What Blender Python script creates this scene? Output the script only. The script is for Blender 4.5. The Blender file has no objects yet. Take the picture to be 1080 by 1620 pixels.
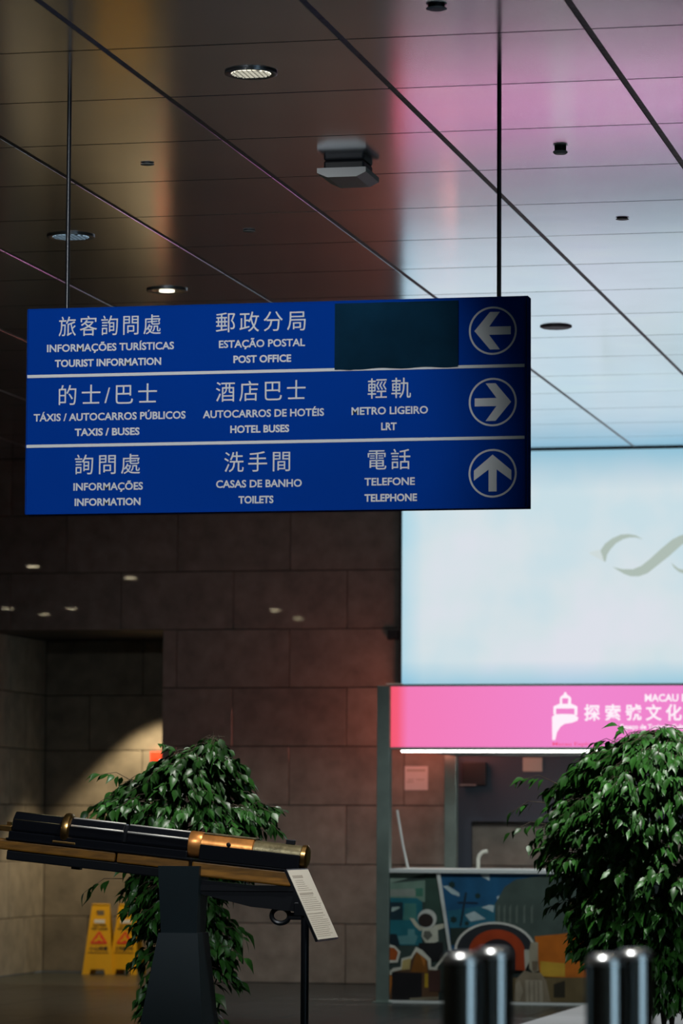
import bpy, bmesh, math, random
from mathutils import Vector, Matrix
R = math.radians
PI = math.pi
random.seed(7)
SC = bpy.context.scene
COL = SC.collection

# ------------------------------------------------------------------ camera
cam = bpy.data.cameras.new('camera')
camo = bpy.data.objects.new('camera', cam)
COL.objects.link(camo)
EYE = Vector((0, 0, 1.27))
YAW, PITCH, ROLL = .21782937, .08693529, .00511194
fw = Vector((-math.sin(YAW)*math.cos(PITCH), math.cos(YAW)*math.cos(PITCH), math.sin(PITCH)))
rt = Vector((math.cos(YAW), math.sin(YAW), 0))
up = rt.cross(fw)
rt2 = math.cos(ROLL)*rt + math.sin(ROLL)*up
up2 = -math.sin(ROLL)*rt + math.cos(ROLL)*up
camo.matrix_world = Matrix(((rt2.x, up2.x, -fw.x, EYE.x), (rt2.y, up2.y, -fw.y, EYE.y), (rt2.z, up2.z, -fw.z, EYE.z), (0, 0, 0, 1)))
cam.sensor_fit = 'VERTICAL'
cam.sensor_height = 36
cam.sensor_width = 24
cam.lens = 5770.97/1620*36
cam.clip_end = 300
cam.dof.use_dof = True
cam.dof.focus_distance = 16.6
cam.dof.aperture_fstop = 4.3
SC.camera = camo

# ------------------------------------------------------------------ world, exposure, lamps
w = bpy.data.worlds.new('world')
SC.world = w
w.use_nodes = True
w.node_tree.nodes['Background'].inputs[0].default_value = (.30, .42, .50, 1)
w.node_tree.nodes['Background'].inputs[1].default_value = 2.6
SC.view_settings.view_transform = 'Standard'
SC.view_settings.look = 'None'
SC.view_settings.exposure = 0
SC.view_settings.gamma = 1
SC.view_settings.use_curve_mapping = False

CEIL = 4.42
WALL = 29.75
COURSE = .4912

def spot(name, loc, aim, watts, colour, angle, blend=.4, size=.06):
    l = bpy.data.lights.new(name, 'SPOT')
    l.energy = watts; l.color = colour; l.spot_size = R(angle); l.spot_blend = blend; l.shadow_soft_size = size
    o = bpy.data.objects.new(name, l)
    o.location = loc
    o.rotation_euler = (Vector(aim)-Vector(loc)).to_track_quat('-Z', 'Y').to_euler()
    COL.objects.link(o)
    return o

spot('sign_fill_spot', (-4.15, 11.0, 4.27), (-4.2, 14.88, 3.0), 400, (.92, .96, 1), 46, .5)  # added lamp, out of view, to brighten the sign face
spot('recess_downlight', (-8.5, 30.77, 2.93), (-8.5, 30.86, 0), 260, (1, .80, .50), 80, .3, .03)
spot('plant_fill_spot', (-4.4, 17.3, 4.40), (-4.7, 17.7, 1), 260, (1, .98, .92), 40, .6)  # added spot with no fitting, for glints on the left plant
spot('plant_fill_spot', (-2.1, 18.0, 4.40), (-2.5, 19.2, 1), 420, (1, 1, .94), 46, .6)  # likewise added, brightens the top of the right plant
spot('plaque_fill_spot', (-2.6, 15.2, 4.40), (-3.9, 16.0, 1.1), 420, (1, .95, .85), 44, .6)  # added spot with no fitting, brightens the plaque and gun
spot('post_fill_spot', (-1.75, 6.5, 4.40), (-1.2, 7.4, .9), 480, (1, .98, .95), 26, .6, .05)  # extra spot added to put highlights on the post caps
spot('hall_downlight', (-6.8, 26.6, 4.40), (-6.9, 27.4, 0), 270, (1, .97, .86), 92, .9)
spot('hall_downlight', (-4.4, 24.6, 4.40), (-4.4, 25.6, 0), 400, (.90, 1, .98), 80, .8)

# ------------------------------------------------------------------ materials
MATS = {}
def mat(name, col, rough=.5, metal=0, emis=None, estr=1, noise=0, nscale=5, bump=0, bscale=60, coat=0, coat_rough=.03, rand=0, spec=None, detail=4, stretch=None):
    m = bpy.data.materials.new(name)
    m.use_nodes = True
    nt = m.node_tree; b = nt.nodes['Principled BSDF']
    b.inputs['Base Color'].default_value = (*col, 1)
    b.inputs['Roughness'].default_value = rough
    b.inputs['Metallic'].default_value = metal
    if spec is not None: b.inputs['Specular IOR Level'].default_value = spec
    if coat:
        b.inputs['Coat Weight'].default_value = coat; b.inputs['Coat Roughness'].default_value = coat_rough
    if emis:
        b.inputs['Emission Color'].default_value = (*emis, 1); b.inputs['Emission Strength'].default_value = estr
    if noise or bump or rand:
        tc = nt.nodes.new('ShaderNodeTexCoord')
        mp = nt.nodes.new('ShaderNodeMapping')
        nt.links.new(tc.outputs['Object'], mp.inputs['Vector'])
        if stretch: mp.inputs['Scale'].default_value = stretch
        if rand:
            oi = nt.nodes.new('ShaderNodeObjectInfo')
            mu = nt.nodes.new('ShaderNodeVectorMath'); mu.operation = 'SCALE'
            cx = nt.nodes.new('ShaderNodeCombineXYZ')
            nt.links.new(oi.outputs['Random'], cx.inputs[0]); nt.links.new(oi.outputs['Random'], cx.inputs[1])
            nt.links.new(cx.outputs[0], mu.inputs[0]); mu.inputs['Scale'].default_value = 37
            nt.links.new(mu.outputs[0], mp.inputs['Location'])
    if noise or rand:
        val = None
        mr = nt.nodes.new('ShaderNodeMapRange')
        mr.inputs['To Min'].default_value = 1-noise; mr.inputs['To Max'].default_value = 1+noise
        mr.inputs['From Min'].default_value = .3; mr.inputs['From Max'].default_value = .7
        n = nt.nodes.new('ShaderNodeTexNoise'); n.inputs['Scale'].default_value = nscale; n.inputs['Detail'].default_value = detail
        nt.links.new(mp.outputs[0], n.inputs['Vector']); nt.links.new(n.outputs['Fac'], mr.inputs['Value'])
        val = mr.outputs[0]
        if rand:
            m2 = nt.nodes.new('ShaderNodeMapRange'); m2.inputs['To Min'].default_value = 1-rand; m2.inputs['To Max'].default_value = 1+rand
            nt.links.new(oi.outputs['Random'], m2.inputs['Value'])
            mm = nt.nodes.new('ShaderNodeMath'); mm.operation = 'MULTIPLY'
            nt.links.new(val, mm.inputs[0]); nt.links.new(m2.outputs[0], mm.inputs[1]); val = mm.outputs[0]
        vm = nt.nodes.new('ShaderNodeVectorMath'); vm.operation = 'SCALE'; vm.inputs[0].default_value = col
        nt.links.new(val, vm.inputs['Scale']); nt.links.new(vm.outputs[0], b.inputs['Base Color'])
    if bump:
        n = nt.nodes.new('ShaderNodeTexNoise'); n.inputs['Scale'].default_value = bscale; n.inputs['Detail'].default_value = 3
        nt.links.new(mp.outputs[0], n.inputs['Vector'])
        bp = nt.nodes.new('ShaderNodeBump'); bp.inputs['Strength'].default_value = bump; bp.inputs['Distance'].default_value = .01
        nt.links.new(n.outputs['Fac'], bp.inputs['Height']); nt.links.new(bp.outputs[0], b.inputs['Normal'])
    MATS[name] = m
    return m

def emission(name, col, strength=1):
    return mat(name, (.02, .02, .02), .5, emis=col, estr=strength)

M_panel = mat('ceiling_metal', (.82, .88, .98), .130, 1, noise=.05, nscale=2, rand=.05, bump=.05, bscale=1.6)
_nt = M_panel.node_tree; _b = _nt.nodes['Principled BSDF']     # brushed across the hall, so it smears reflections lengthwise
_t = _nt.nodes.new('ShaderNodeCombineXYZ'); _t.inputs[1].default_value = 1
_nt.links.new(_t.outputs[0], _b.inputs['Tangent']); _b.inputs['Anisotropic'].default_value = .3
M_rail = mat('ceiling_rail_metal', (.30, .29, .30), .55, .3, noise=.25, nscale=30)
M_void = mat('ceiling_void', (.01, .01, .012), .9)
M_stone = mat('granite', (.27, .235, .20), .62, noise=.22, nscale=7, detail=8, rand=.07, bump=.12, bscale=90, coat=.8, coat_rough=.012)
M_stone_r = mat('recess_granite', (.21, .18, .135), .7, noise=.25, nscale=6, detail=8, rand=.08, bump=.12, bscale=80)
M_mortar = mat('joint_mortar', (.03, .028, .026), .9)
M_floor = mat('floor_granite', (.018, .024, .025), .27, spec=.3, noise=.3, nscale=9, rand=.12, bump=.12, bscale=7, stretch=(.35, 1.6, 1))
M_dark = mat('dark_paint', (.012, .014, .017), .5)
M_black = mat('black_metal', (.010, .012, .016), .32, .2)
M_steel = mat('stainless_steel', (.50, .54, .55), .12, 1, noise=.04, nscale=8)
M_cap = mat('satin_steel_cap', (.7, .72, .72), .30, 1)
M_glint = mat('barrel_highlight', (.85, .84, .80), .5, .35)  # pale colour standing in for highlight lines on the gun barrel
M_post = mat('kiosk_aluminium', (.24, .30, .275), .40, .5, noise=.12, nscale=6)
M_alum = mat('brushed_aluminium', (.45, .46, .47), .35, .8)
M_white = mat('white_paint', (.72, .73, .72), .45)
M_white_d = mat('white_plastic', (.62, .64, .64), .5)
M_blue = mat('sign_blue', (.0, .040, .30), .85, spec=.04, noise=.06, nscale=1.2)
M_letter = mat('sign_lettering_white', (.66, .68, .68), .7, spec=.2)
M_cover = mat('cover_sheet_film', (.006, .042, .085), .8, spec=.06, noise=.4, nscale=3, bump=.25, bscale=5)
M_brass = mat('brass', (.72, .42, .14), .28, 1, noise=.15, nscale=14)
M_copper = mat('worn_copper', (.80, .33, .09), .36, .75, noise=.3, nscale=12, bump=.1, bscale=30)
M_bronze = mat('tarnished_bronze', (.17, .145, .08), .42, .7, noise=.4, nscale=16, bump=.15)
M_gun = mat('blued_gunmetal', (.005, .006, .009), .22, 0, spec=.45)
M_wood = mat('varnished_wood', (.24, .105, .012), .45, noise=.4, nscale=5, stretch=(2, 6, 14), bump=.1)
M_pillar = mat('dark_teal_pedestal', (.005, .013, .018), .4, .1, noise=.15, nscale=3)
M_yellow = mat('yellow_plastic', (.80, .42, .01), .42, noise=.05, nscale=8)
M_red = mat('red_print', (.75, .06, .02), .5)
M_ink = mat('black_print', (.02, .02, .02), .6)
M_paper = mat('paper', (.74, .70, .68), .7)
M_plaque = mat('cream_plaque', (.80, .77, .68), .5)
M_grey_ink = mat('faded_print', (.50, .46, .40), .6)
M_leaf = mat('ficus_leaf', (.034, .145, .020), .40, noise=.55, nscale=9, rand=.35, spec=.6)
M_bark = mat('ficus_bark', (.10, .075, .05), .8, noise=.3, nscale=30)
M_pot = mat('glazed_pot', (.03, .03, .03), .4)
M_navy = mat('navy_board', (.045, .062, .09), .6)
M_mat = mat('pale_floor_sheet', (.55, .55, .56), .5, noise=.05)
M_lamp = emission('lamp_cream', (1, .93, .72), 2.2)
M_lamp_cool = emission('lamp_cool', (.55, .80, 1), .75)
M_lamp_off = mat('lamp_reflector', (.7, .7, .66), .25, .9)
M_lamp_far = emission('lamp_far', (1, .86, .55), 60)
M_led = emission('led_strip', (1, .97, .92), 6)
M_red_side = emission('red_side_light', (1, .27, .19), 8)

def grad_emission(name, setup):
    m = bpy.data.materials.new(name); m.use_nodes = True
    nt = m.node_tree; nt.nodes.clear()
    out = nt.nodes.new('ShaderNodeOutputMaterial'); em = nt.nodes.new('ShaderNodeEmission')
    nt.links.new(em.outputs[0], out.inputs[0])
    tc = nt.nodes.new('ShaderNodeTexCoord'); sp = nt.nodes.new('ShaderNodeSeparateXYZ')
    nt.links.new(tc.outputs['Object'], sp.inputs[0])
    nt.links.new(setup(nt, tc, sp), em.inputs['Color'])
    return m

def ramp(nt, sock, stops, lo, hi):
    mr = nt.nodes.new('ShaderNodeMapRange'); mr.inputs['From Min'].default_value = lo; mr.inputs['From Max'].default_value = hi
    nt.links.new(sock, mr.inputs['Value'])
    cr = nt.nodes.new('ShaderNodeValToRGB'); e = cr.color_ramp.elements
    while len(e) < len(stops): e.new(.5)
    for i, (p, c) in enumerate(stops): e[i].position = p; e[i].color = (*c, 1)
    nt.links.new(mr.outputs[0], cr.inputs[0])
    return cr.outputs[0]

def pink_setup(nt, tc, sp):      # coloured print of the light box: red end, pink field
    return ramp(nt, sp.outputs['X'], [(0, (.92, .10, .17)), (.018, (.92, .11, .20)), (.045, (.90, .20, .48)), (.5, (.88, .24, .62)), (1, (.85, .22, .60))], 0, 2.9)
M_pink = grad_emission('pink_lightbox', pink_setup)

def screen_setup(nt, tc, sp):    # the picture the video wall shows: pale clouds, bluer along its border
    n = nt.nodes.new('ShaderNodeTexNoise'); n.inputs['Scale'].default_value = 1.1; n.inputs['Detail'].default_value = 3
    nt.links.new(tc.outputs['Object'], n.inputs['Vector'])
    a = ramp(nt, n.outputs['Fac'], [(0, (.58, .73, .79)), (.5, (.66, .75, .79)), (1, (.72, .75, .82))], .35, .65)
    v = ramp(nt, sp.outputs['Z'], [(0, (.55, .80, .92)), (.10, (1, 1, 1)), (.82, (1, 1, 1)), (1, (.45, .72, .86))], 0, 1.93)
    h = ramp(nt, sp.outputs['X'], [(0, (.72, .92, 1)), (.06, (1, 1, 1)), (1, (1, 1, 1))], 0, 3)
    m1 = nt.nodes.new('ShaderNodeVectorMath'); m1.operation = 'MULTIPLY'
    m2 = nt.nodes.new('ShaderNodeVectorMath'); m2.operation = 'MULTIPLY'
    nt.links.new(a, m1.inputs[0]); nt.links.new(v, m1.inputs[1]); nt.links.new(m1.outputs[0], m2.inputs[0]); nt.links.new(h, m2.inputs[1])
    return m2.outputs[0]
M_screen = grad_emission('video_wall_picture', screen_setup)
M_logo = emission('screen_logo_grey_green', (.42, .50, .45), 1)
M_logo2 = emission('screen_logo_pale', (.62, .70, .70), 1)
M_headtext = emission('lightbox_lettering', (1, .86, .95), 1)
M_headred = emission('lightbox_red_print', (.85, .08, .22), 1)

# ------------------------------------------------------------------ mesh helpers
ORG = {}
def org(o):
    return ORG.get(o.name, Vector((0, 0, 0))) if o else Vector((0, 0, 0))

def tag(o, label=None, cat=None, group=None, kind=None):
    if label: o['label'] = label
    if cat: o['category'] = cat
    if group: o['group'] = group
    if kind: o['kind'] = kind
    return o

def empty(name, loc=(0, 0, 0), label=None, cat=None, group=None, kind=None, parent=None):
    o = bpy.data.objects.new(name, None); COL.objects.link(o)
    o.empty_display_size = .1
    if parent: o.parent = parent; o.location = Vector(loc)-org(parent)
    else: o.location = loc
    ORG[o.name] = Vector(loc)
    return tag(o, label, cat, group, kind)

class MB:
    """collects shapes given in world coordinates; build() links them as ONE mesh object"""
    def __init__(s): s.bm = bmesh.new(); s.mi = 0; s.mats = []
    def use(s, m):
        if m not in s.mats: s.mats.append(m)
        s.mi = s.mats.index(m); return s
    def _f(s, vs, smooth=False):
        try: f = s.bm.faces.new(vs)
        except ValueError: return
        f.material_index = s.mi; f.smooth = smooth; return f
    def box(s, x0, x1, y0, y1, z0, z1, bev=0, T=None):
        v = [s.bm.verts.new(T(x, y, z) if T else (x, y, z)) for x in (x0, x1) for y in (y0, y1) for z in (z0, z1)]
        fs = [s._f([v[i] for i in q]) for q in ((0, 1, 3, 2), (4, 6, 7, 5), (0, 4, 5, 1), (2, 3, 7, 6), (0, 2, 6, 4), (1, 5, 7, 3))]
        if bev:
            es = list({e for f in fs for e in f.edges})
            r = bmesh.ops.bevel(s.bm, geom=es, offset=bev, segments=2, affect='EDGES', profile=.5)
            for f in r['faces']: f.material_index = s.mi
        return s
    def frustum(s, a, b):   # two rectangles (x0,x1,y0,y1,z)
        v = []
        for (x0, x1, y0, y1, z) in (a, b):
            v.append([s.bm.verts.new(p) for p in ((x0, y0, z), (x1, y0, z), (x1, y1, z), (x0, y1, z))])
        s._f(v[0][::-1]); s._f(v[1])
        for i in range(4): s._f([v[0][i], v[0][(i+1) % 4], v[1][(i+1) % 4], v[1][i]])
        return s
    def lathe(s, c, prof, n=24, axis='Z', T=None, smooth=True, rot=0, sy=1):
        """prof = [(radius, height)...] about an axis through c"""
        rings = []
        for r, h in prof:
            ring = []
            for k in range(n):
                a = 2*PI*k/n+rot; u, q = r*math.cos(a), r*math.sin(a)*sy
                if T: p = T(h, u, q)
                elif axis == 'Z': p = (c[0]+u, c[1]+q, c[2]+h)
                elif axis == 'Y': p = (c[0]+u, c[1]+h, c[2]+q)
                else: p = (c[0]+h, c[1]+u, c[2]+q)
                ring.append(s.bm.verts.new(p))
            rings.append(ring)
        for a, b in zip(rings, rings[1:]):
            for k in range(n): s._f([a[k], a[(k+1) % n], b[(k+1) % n], b[k]], smooth)
        s._f(rings[0][::-1]); s._f(rings[-1])
        return s
    def tube(s, pts, r, n=8, taper=1):
        pts = [Vector(p) for p in pts]; rings = []
        for i, p in enumerate(pts):
            d = (pts[min(i+1, len(pts)-1)]-pts[max(i-1, 0)]).normalized()
            a = d.cross(Vector((0, 1, 0))) if abs(d.y) < .9 else d.cross(Vector((1, 0, 0)))
            a.normalize(); b = d.cross(a); rr = r*(1+(taper-1)*i/max(1, len(pts)-1))
            rings.append([s.bm.verts.new(p+rr*(math.cos(2*PI*k/n)*a+math.sin(2*PI*k/n)*b)) for k in range(n)])
        for a, b in zip(rings, rings[1:]):
            for k in range(n): s._f([a[k], a[(k+1) % n], b[(k+1) % n], b[k]], True)
        s._f(rings[0][::-1]); s._f(rings[-1])
        return s
    def prism(s, poly, y0, y1):   # outline in XZ, extruded along Y
        a = [s.bm.verts.new((x, y0, z)) for x, z in poly]; b = [s.bm.verts.new((x, y1, z)) for x, z in poly]
        n = len(poly); s._f(a); s._f(b[::-1])
        for i in range(n): s._f([a[i], b[i], b[(i+1) % n], a[(i+1) % n]])
        return s
    def ring(s, cx, cz, r0, r1, y0, y1, n=48):
        P = [[s.bm.verts.new((cx+r*math.cos(2*PI*k/n), y, cz+r*math.sin(2*PI*k/n))) for k in range(n)] for r, y in ((r0, y0), (r1, y0), (r1, y1), (r0, y1))]
        for i in range(4):
            a, b = P[i], P[(i+1) % 4]
            for k in range(n): s._f([a[k], a[(k+1) % n], b[(k+1) % n], b[k]])
        return s
    def add_mesh(s, me, loc):
        t = bmesh.new(); t.from_mesh(me)
        mp = {v: s.bm.verts.new(v.co+Vector(loc)) for v in t.verts}
        for f in t.faces: s._f([mp[v] for v in f.verts])
        t.free(); return s
    def build(s, name, m, parent=None, normals=True):
        o0 = org(parent)
        if normals: bmesh.ops.recalc_face_normals(s.bm, faces=s.bm.faces)
        for e in s.bm.edges:
            if len(e.link_faces) == 2 and e.calc_face_angle(0) > R(38): e.smooth = False
        if parent:
            for v in s.bm.verts: v.co -= o0
            base = Vector((0, 0, 0))
        else:
            xs = [v.co for v in s.bm.verts]
            base = Vector((sum(v.x for v in xs)/len(xs), sum(v.y for v in xs)/len(xs), min(v.z for v in xs)))
            for v in s.bm.verts: v.co -= base
        me = bpy.data.meshes.new(name); s.bm.to_mesh(me); s.bm.free()
        for mm in (s.mats or [m]): me.materials.append(mm)
        o = bpy.data.objects.new(name, me); COL.objects.link(o)
        if parent: o.parent = parent
        else: o.location = base
        ORG[o.name] = o0 if parent else base
        return o

_TXT = {}
def text_mesh(body, bold=0, extrude=.01, space=1):
    key = (body, bold, space)
    if key in _TXT: return _TXT[key]
    c = bpy.data.curves.new('t', 'FONT'); c.body = body; c.offset = bold; c.extrude = extrude; c.space_character = space; c.resolution_u = 3
    o = bpy.data.objects.new('t', c); COL.objects.link(o)
    dg = bpy.context.evaluated_depsgraph_get(); dg.update()
    me = bpy.data.meshes.new_from_object(o.evaluated_get(dg))
    bpy.data.objects.remove(o)
    _TXT[key] = me
    return me

def lettering(body, cx, cz, width, y, m, parent, name='lettering', bold=.012, cap=None, height=None, thick=.002, space=1):
    """lettering in the XZ plane facing -Y, its box centred on (cx, cz) and fitted to a width; cap = height of a capital"""
    me = text_mesh(body, bold, space=space).copy()
    xs = [v.co.x for v in me.vertices]; ys = [v.co.y for v in me.vertices]
    sx = width/(max(xs)-min(xs))
    if cap: sz = cap/.70; base = cz-cap/2
    elif height: sz = height/(max(ys)-min(ys)); base = cz-height/2-min(ys)*sz
    else: sz = sx; base = cz-(max(ys)+min(ys))/2*sz
    mx = (max(xs)+min(xs))/2; o0 = org(parent)
    for v in me.vertices:
        x, yy, z = v.co
        v.co = (cx+(x-mx)*sx-o0.x, y+(-thick if z > 0 else 0)-o0.y, base+yy*sz-o0.z)
    me.name = name; me.materials.clear(); me.materials.append(m)
    o = bpy.data.objects.new(name, me); COL.objects.link(o); o.parent = parent
    ORG[o.name] = o0
    return o

_BL = {}
def block(name, dx, dy, dz, m, loc, parent, bev=.004):
    """a shared bevelled box mesh centred on its origin"""
    key = (name, round(dx, 3), round(dy, 3), round(dz, 3), m.name)
    if key not in _BL:
        b = bmesh.new(); bmesh.ops.create_cube(b, size=1)
        for v in b.verts: v.co = Vector((v.co.x*dx, v.co.y*dy, v.co.z*dz))
        me = bpy.data.meshes.new(name)
        if bev: bmesh.ops.bevel(b, geom=b.edges[:], offset=bev, segments=1, affect='EDGES')
        b.to_mesh(me); b.free(); me.materials.append(m); _BL[key] = me
    o = bpy.data.objects.new(name, _BL[key]); COL.objects.link(o)
    o.parent = parent; o.location = Vector(loc)-org(parent)
    return o

# ------------------------------------------------------------------ the setting
floor = empty('floor', kind='structure')
MB().box(-18, 7, -3, 32, -.12, -.012).build('floor_bed', M_mortar, floor)
MB().box(-18, 7, -3, 20.0, -.012, 0).build('near_floor_surface', M_floor, floor)
MB().box(-2, 7, 20.0, 29.75, -.012, 0).build('side_floor_surface', M_floor, floor)
MB().box(-18, -12, 20.0, 29.75, -.012, 0).build('side_floor_surface', M_floor, floor)
TS = .78
for i in range(13):
    for j in range(15):
        x, y = -12+TS*(i+.5), 20+TS*(j+.5)
        if x > -2+.1: continue
        if y > 29.75 and not (-9.7 < x < -8.1): continue
        x0, x1 = x-TS/2+.003, min(x+TS/2-.003, -2.0)
        y0, y1 = y-TS/2+.003, y+TS/2-.003
        if y1 > 29.75 and y < 29.75: y1 = 29.74
        if y > 29.75: x0, x1 = max(x0, -9.65), min(x1, -8.13); y1 = min(y1, 31.37)
        if x1-x0 < .05 or y1-y0 < .05: continue
        block('floor_tile', x1-x0, y1-y0, .02, M_floor, ((x0+x1)/2, (y0+y1)/2, -.01), floor, .002)

# ceiling: square metal panels, wide grooves running away from the camera with a rail in each
ceiling = empty('ceiling', kind='structure')
MB().box(-18, 7, -3, 30.2, CEIL+.05, CEIL+.15).build('ceiling_void', M_void, ceiling)
PX, PY, X0, Y0 = .9905, .9885, -3.112, 14.03
cols = range(-7, 4)
rows = range(-1, 17)
for i in cols:
    for j in rows:
        xa, ya = X0+i*PX, Y0+j*PY
        yb = min(ya+PY, WALL-.005)
        if yb-ya < .05: continue
        block('ceiling_panel', PX-.026, yb-ya-.010, .018, M_panel, (xa+PX/2, (ya+yb)/2, CEIL+.009), ceiling, .002)
for i in list(cols)+[4]:
    b = MB().box(X0+i*PX-.013, X0+i*PX+.013, Y0-PY, WALL, CEIL+.003, CEIL+.016)
    b.build('ceiling_rail', M_rail, ceiling)
xl, xr, yn = X0-7*PX, X0+4*PX, Y0-PY
MB().box(-18, xl-.013, -3, WALL, CEIL, CEIL+.02).build('plain_ceiling_field', M_panel, ceiling)
MB().box(xr+.013, 7, -3, WALL, CEIL, CEIL+.02).build('plain_ceiling_field', M_panel, ceiling)
MB().box(xl-.013, xr+.013, -3, yn, CEIL, CEIL+.02).build('plain_ceiling_field', M_panel, ceiling)

# back wall in granite courses with a recess at the left
RX0, RX1, RTOP, RBACK = -9.65, -8.127, 6*COURSE, 31.38
wall = empty('wall_back', (0, WALL, 0), kind='structure')
MB().box(RX1+.001, 7, WALL+.03, WALL+.3, 0, CEIL+.05).box(-18, RX0-.001, WALL+.03, WALL+.3, 0, CEIL+.05).box(RX0, RX1, WALL+.03, WALL+.3, RTOP+.02, CEIL+.05).build('wall_core', M_mortar, wall)
MB().box(-18, -12.001, WALL, WALL+.03, 0, CEIL).box(-2, 7, WALL, WALL+.03, 0, CEIL).build('plain_stone_facing', M_stone, wall)
SW = .98
for c in range(9):
    z0 = c*COURSE; off = -7.023 if c % 2 else -7.023+SW/2
    k0 = math.floor((-12-off)/SW)
    xs = [max(off+k*SW, -12) for k in range(k0, 12) if off+k*SW < -2]+[-2]
    for a, b in zip(xs, xs[1:]):
        segs = [(a, b)]
        if c < 6:
            segs = [(a, min(b, RX0)), (max(a, RX1), b)]
        for p, q in segs:
            if q-p > .04:
                block('stone_block', q-p-.006, .04, COURSE-.007, M_stone, ((p+q)/2, WALL+.02+random.uniform(0, .0015), z0+COURSE/2), wall, .003)
recess = empty('wall_recess', (RX0, WALL, 0), kind='structure')
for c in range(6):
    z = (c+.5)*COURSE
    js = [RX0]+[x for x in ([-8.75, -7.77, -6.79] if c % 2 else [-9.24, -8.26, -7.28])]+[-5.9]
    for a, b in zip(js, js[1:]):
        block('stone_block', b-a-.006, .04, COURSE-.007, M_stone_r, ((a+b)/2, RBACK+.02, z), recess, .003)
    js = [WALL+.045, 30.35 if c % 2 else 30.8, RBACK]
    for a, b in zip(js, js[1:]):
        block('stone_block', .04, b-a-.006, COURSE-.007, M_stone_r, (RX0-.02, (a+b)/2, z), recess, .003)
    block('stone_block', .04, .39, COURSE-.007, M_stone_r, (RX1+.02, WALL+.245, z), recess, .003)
MB().box(RX0-.3, -5.8, RBACK+.04, RBACK+.1, 0, RTOP+.1).box(RX0-.1, RX0-.04, WALL+.3, RBACK+.04, 0, RTOP+.1).box(RX1+.04, -5.8, WALL+.3, WALL+.44, 0, RTOP+.1).build('recess_core', M_mortar, recess)
MB().box(RX0-.04, -5.8, WALL+.02, RBACK+.04, RTOP, RTOP+.04).build('recess_ceiling', M_dark, recess)
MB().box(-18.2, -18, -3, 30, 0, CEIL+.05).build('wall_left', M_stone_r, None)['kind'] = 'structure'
wr = empty('wall_right', (7, 0, 0), kind='structure')
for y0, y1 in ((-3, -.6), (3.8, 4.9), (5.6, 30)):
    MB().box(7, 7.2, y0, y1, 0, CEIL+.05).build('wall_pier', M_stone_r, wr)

wf = empty('wall_front', (0, -3, 0), kind='structure')
for x0, x1 in ((-18, 7.2),):
    MB().box(x0, x1, -3.2, -3, 0, CEIL+.05).build('wall_pier', M_stone_r, wf)

# ------------------------------------------------------------------ ceiling fittings
def downlight(x, y, label, r=.11, lit=M_lamp, kind='round', group='recessed downlights in the ceiling'):
    t = empty('downlight', (x, y, CEIL), label, 'light', group)
    MB().lathe((x, y, CEIL), [(r, -.001), (r, -.008), (r*.93, -.011), (r*.76, -.006), (r*.76, -.001)], 40).build('trim_ring', M_alum, t)
    MB().lathe((x, y, CEIL), [(r*.755, -.0055), (r*.755, -.0012)], 40).build('diffuser', lit, t)
    if kind == 'grid':
        b = MB()
        for k in range(-3, 4):
            d = k*r*.76/4; h = math.sqrt(max(0, (r*.74)**2-d*d))
            b.box(x-h, x+h, y+d-.0012, y+d+.0012, CEIL-.0105, CEIL-.0056)
            b.box(x+d-.0012, x+d+.0012, y-h, y+h, CEIL-.0105, CEIL-.0056)
        b.build('louvre', M_alum, t)
    return t
downlight(-3.623, 14.579, 'largest round downlight with lit cream louvre above the sign', lit=M_lamp, kind='grid')
downlight(-5.58, 18.495, 'round downlight with bluish lens beside the left hanging rod', .128, M_lamp_cool, 'grid')
d = downlight(-5.585, 20.469, 'round downlight with small bright centre just above the sign top edge', .12, M_lamp_off)
MB().lathe((-5.585, 20.469, CEIL-.006), [(.045, -.006), (.045, 0)], 24).build('lamp', M_lamp, d)
for x, y, lab in ((-13.1, 17.5, 'hall downlight outside the frame, its reflection the largest above the recess'), (-12.47, 15.4, 'hall downlight outside the frame, reflected above the right part of the recess'),
        (-15.98, 9.45, 'hall downlight outside the frame, reflected at the left edge of the photo'), (-15.86, 8.05, 'hall downlight outside the frame, lowest of three reflections over the recess'),
        (-15.06, 9.33, 'hall downlight outside the frame, rightmost of three low reflections over the recess'), (-12.26, 8.5, 'hall downlight outside the frame, left one of two reflections in the granite wall'),
        (-12.4, 6.46, 'hall downlight outside the frame, right one of two reflections in the granite wall')):
    downlight(x, y, lab, .11, M_lamp_far, group='downlights mirrored in the wall')

for x, y, lab in ((-2.15, 9.6, 'left downlight above the foreground steel posts, outside the frame'), (-.85, 9.9, 'right downlight above the foreground steel posts, outside the frame')):
    downlight(x, y, lab, .11, M_lamp_far, group='downlights above the steel posts')

def disc(x, y, label, r=.033, h=.006, m=M_white_d):
    t = empty('sprinkler_cover', (x, y, CEIL), label, 'sprinkler', 'small round sprinkler covers in the ceiling')
    MB().lathe((x, y, CEIL), [(r*.8, 0), (r*.8, -h*.7)], 24).build('collar', M_dark, t)
    MB().lathe((x, y, CEIL), [(r, -h*.7), (r, -h), (r*.8, -h*1.25)], 24).build('cover_plate', m, t)
disc(-4.608, 16.514, 'small cream ceiling disc between left rod and square detector', m=M_white)
disc(-4.6, 18.492, 'small dark grey ceiling disc above the word postal')
disc(-2.63, 13.52, 'small white ceiling disc at the top edge of the photo', .04, .012)
disc(-2.624, 16.502, 'small dark domed ceiling disc on the pink panel right of the rod', .034, .022)
disc(-2.616, 18.482, 'small flat white ceiling disc on the pale blue panel at right', .034, .006)
t = empty('ceiling_speaker', (-3.593, 22.42, CEIL), 'flat dark round speaker grille in the blue lit ceiling right of the sign', 'speaker')
MB().lathe((-3.593, 22.42, CEIL), [(.10, 0), (.10, -.006), (.085, -.012)], 32).build('grille', M_dark, t)
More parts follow.
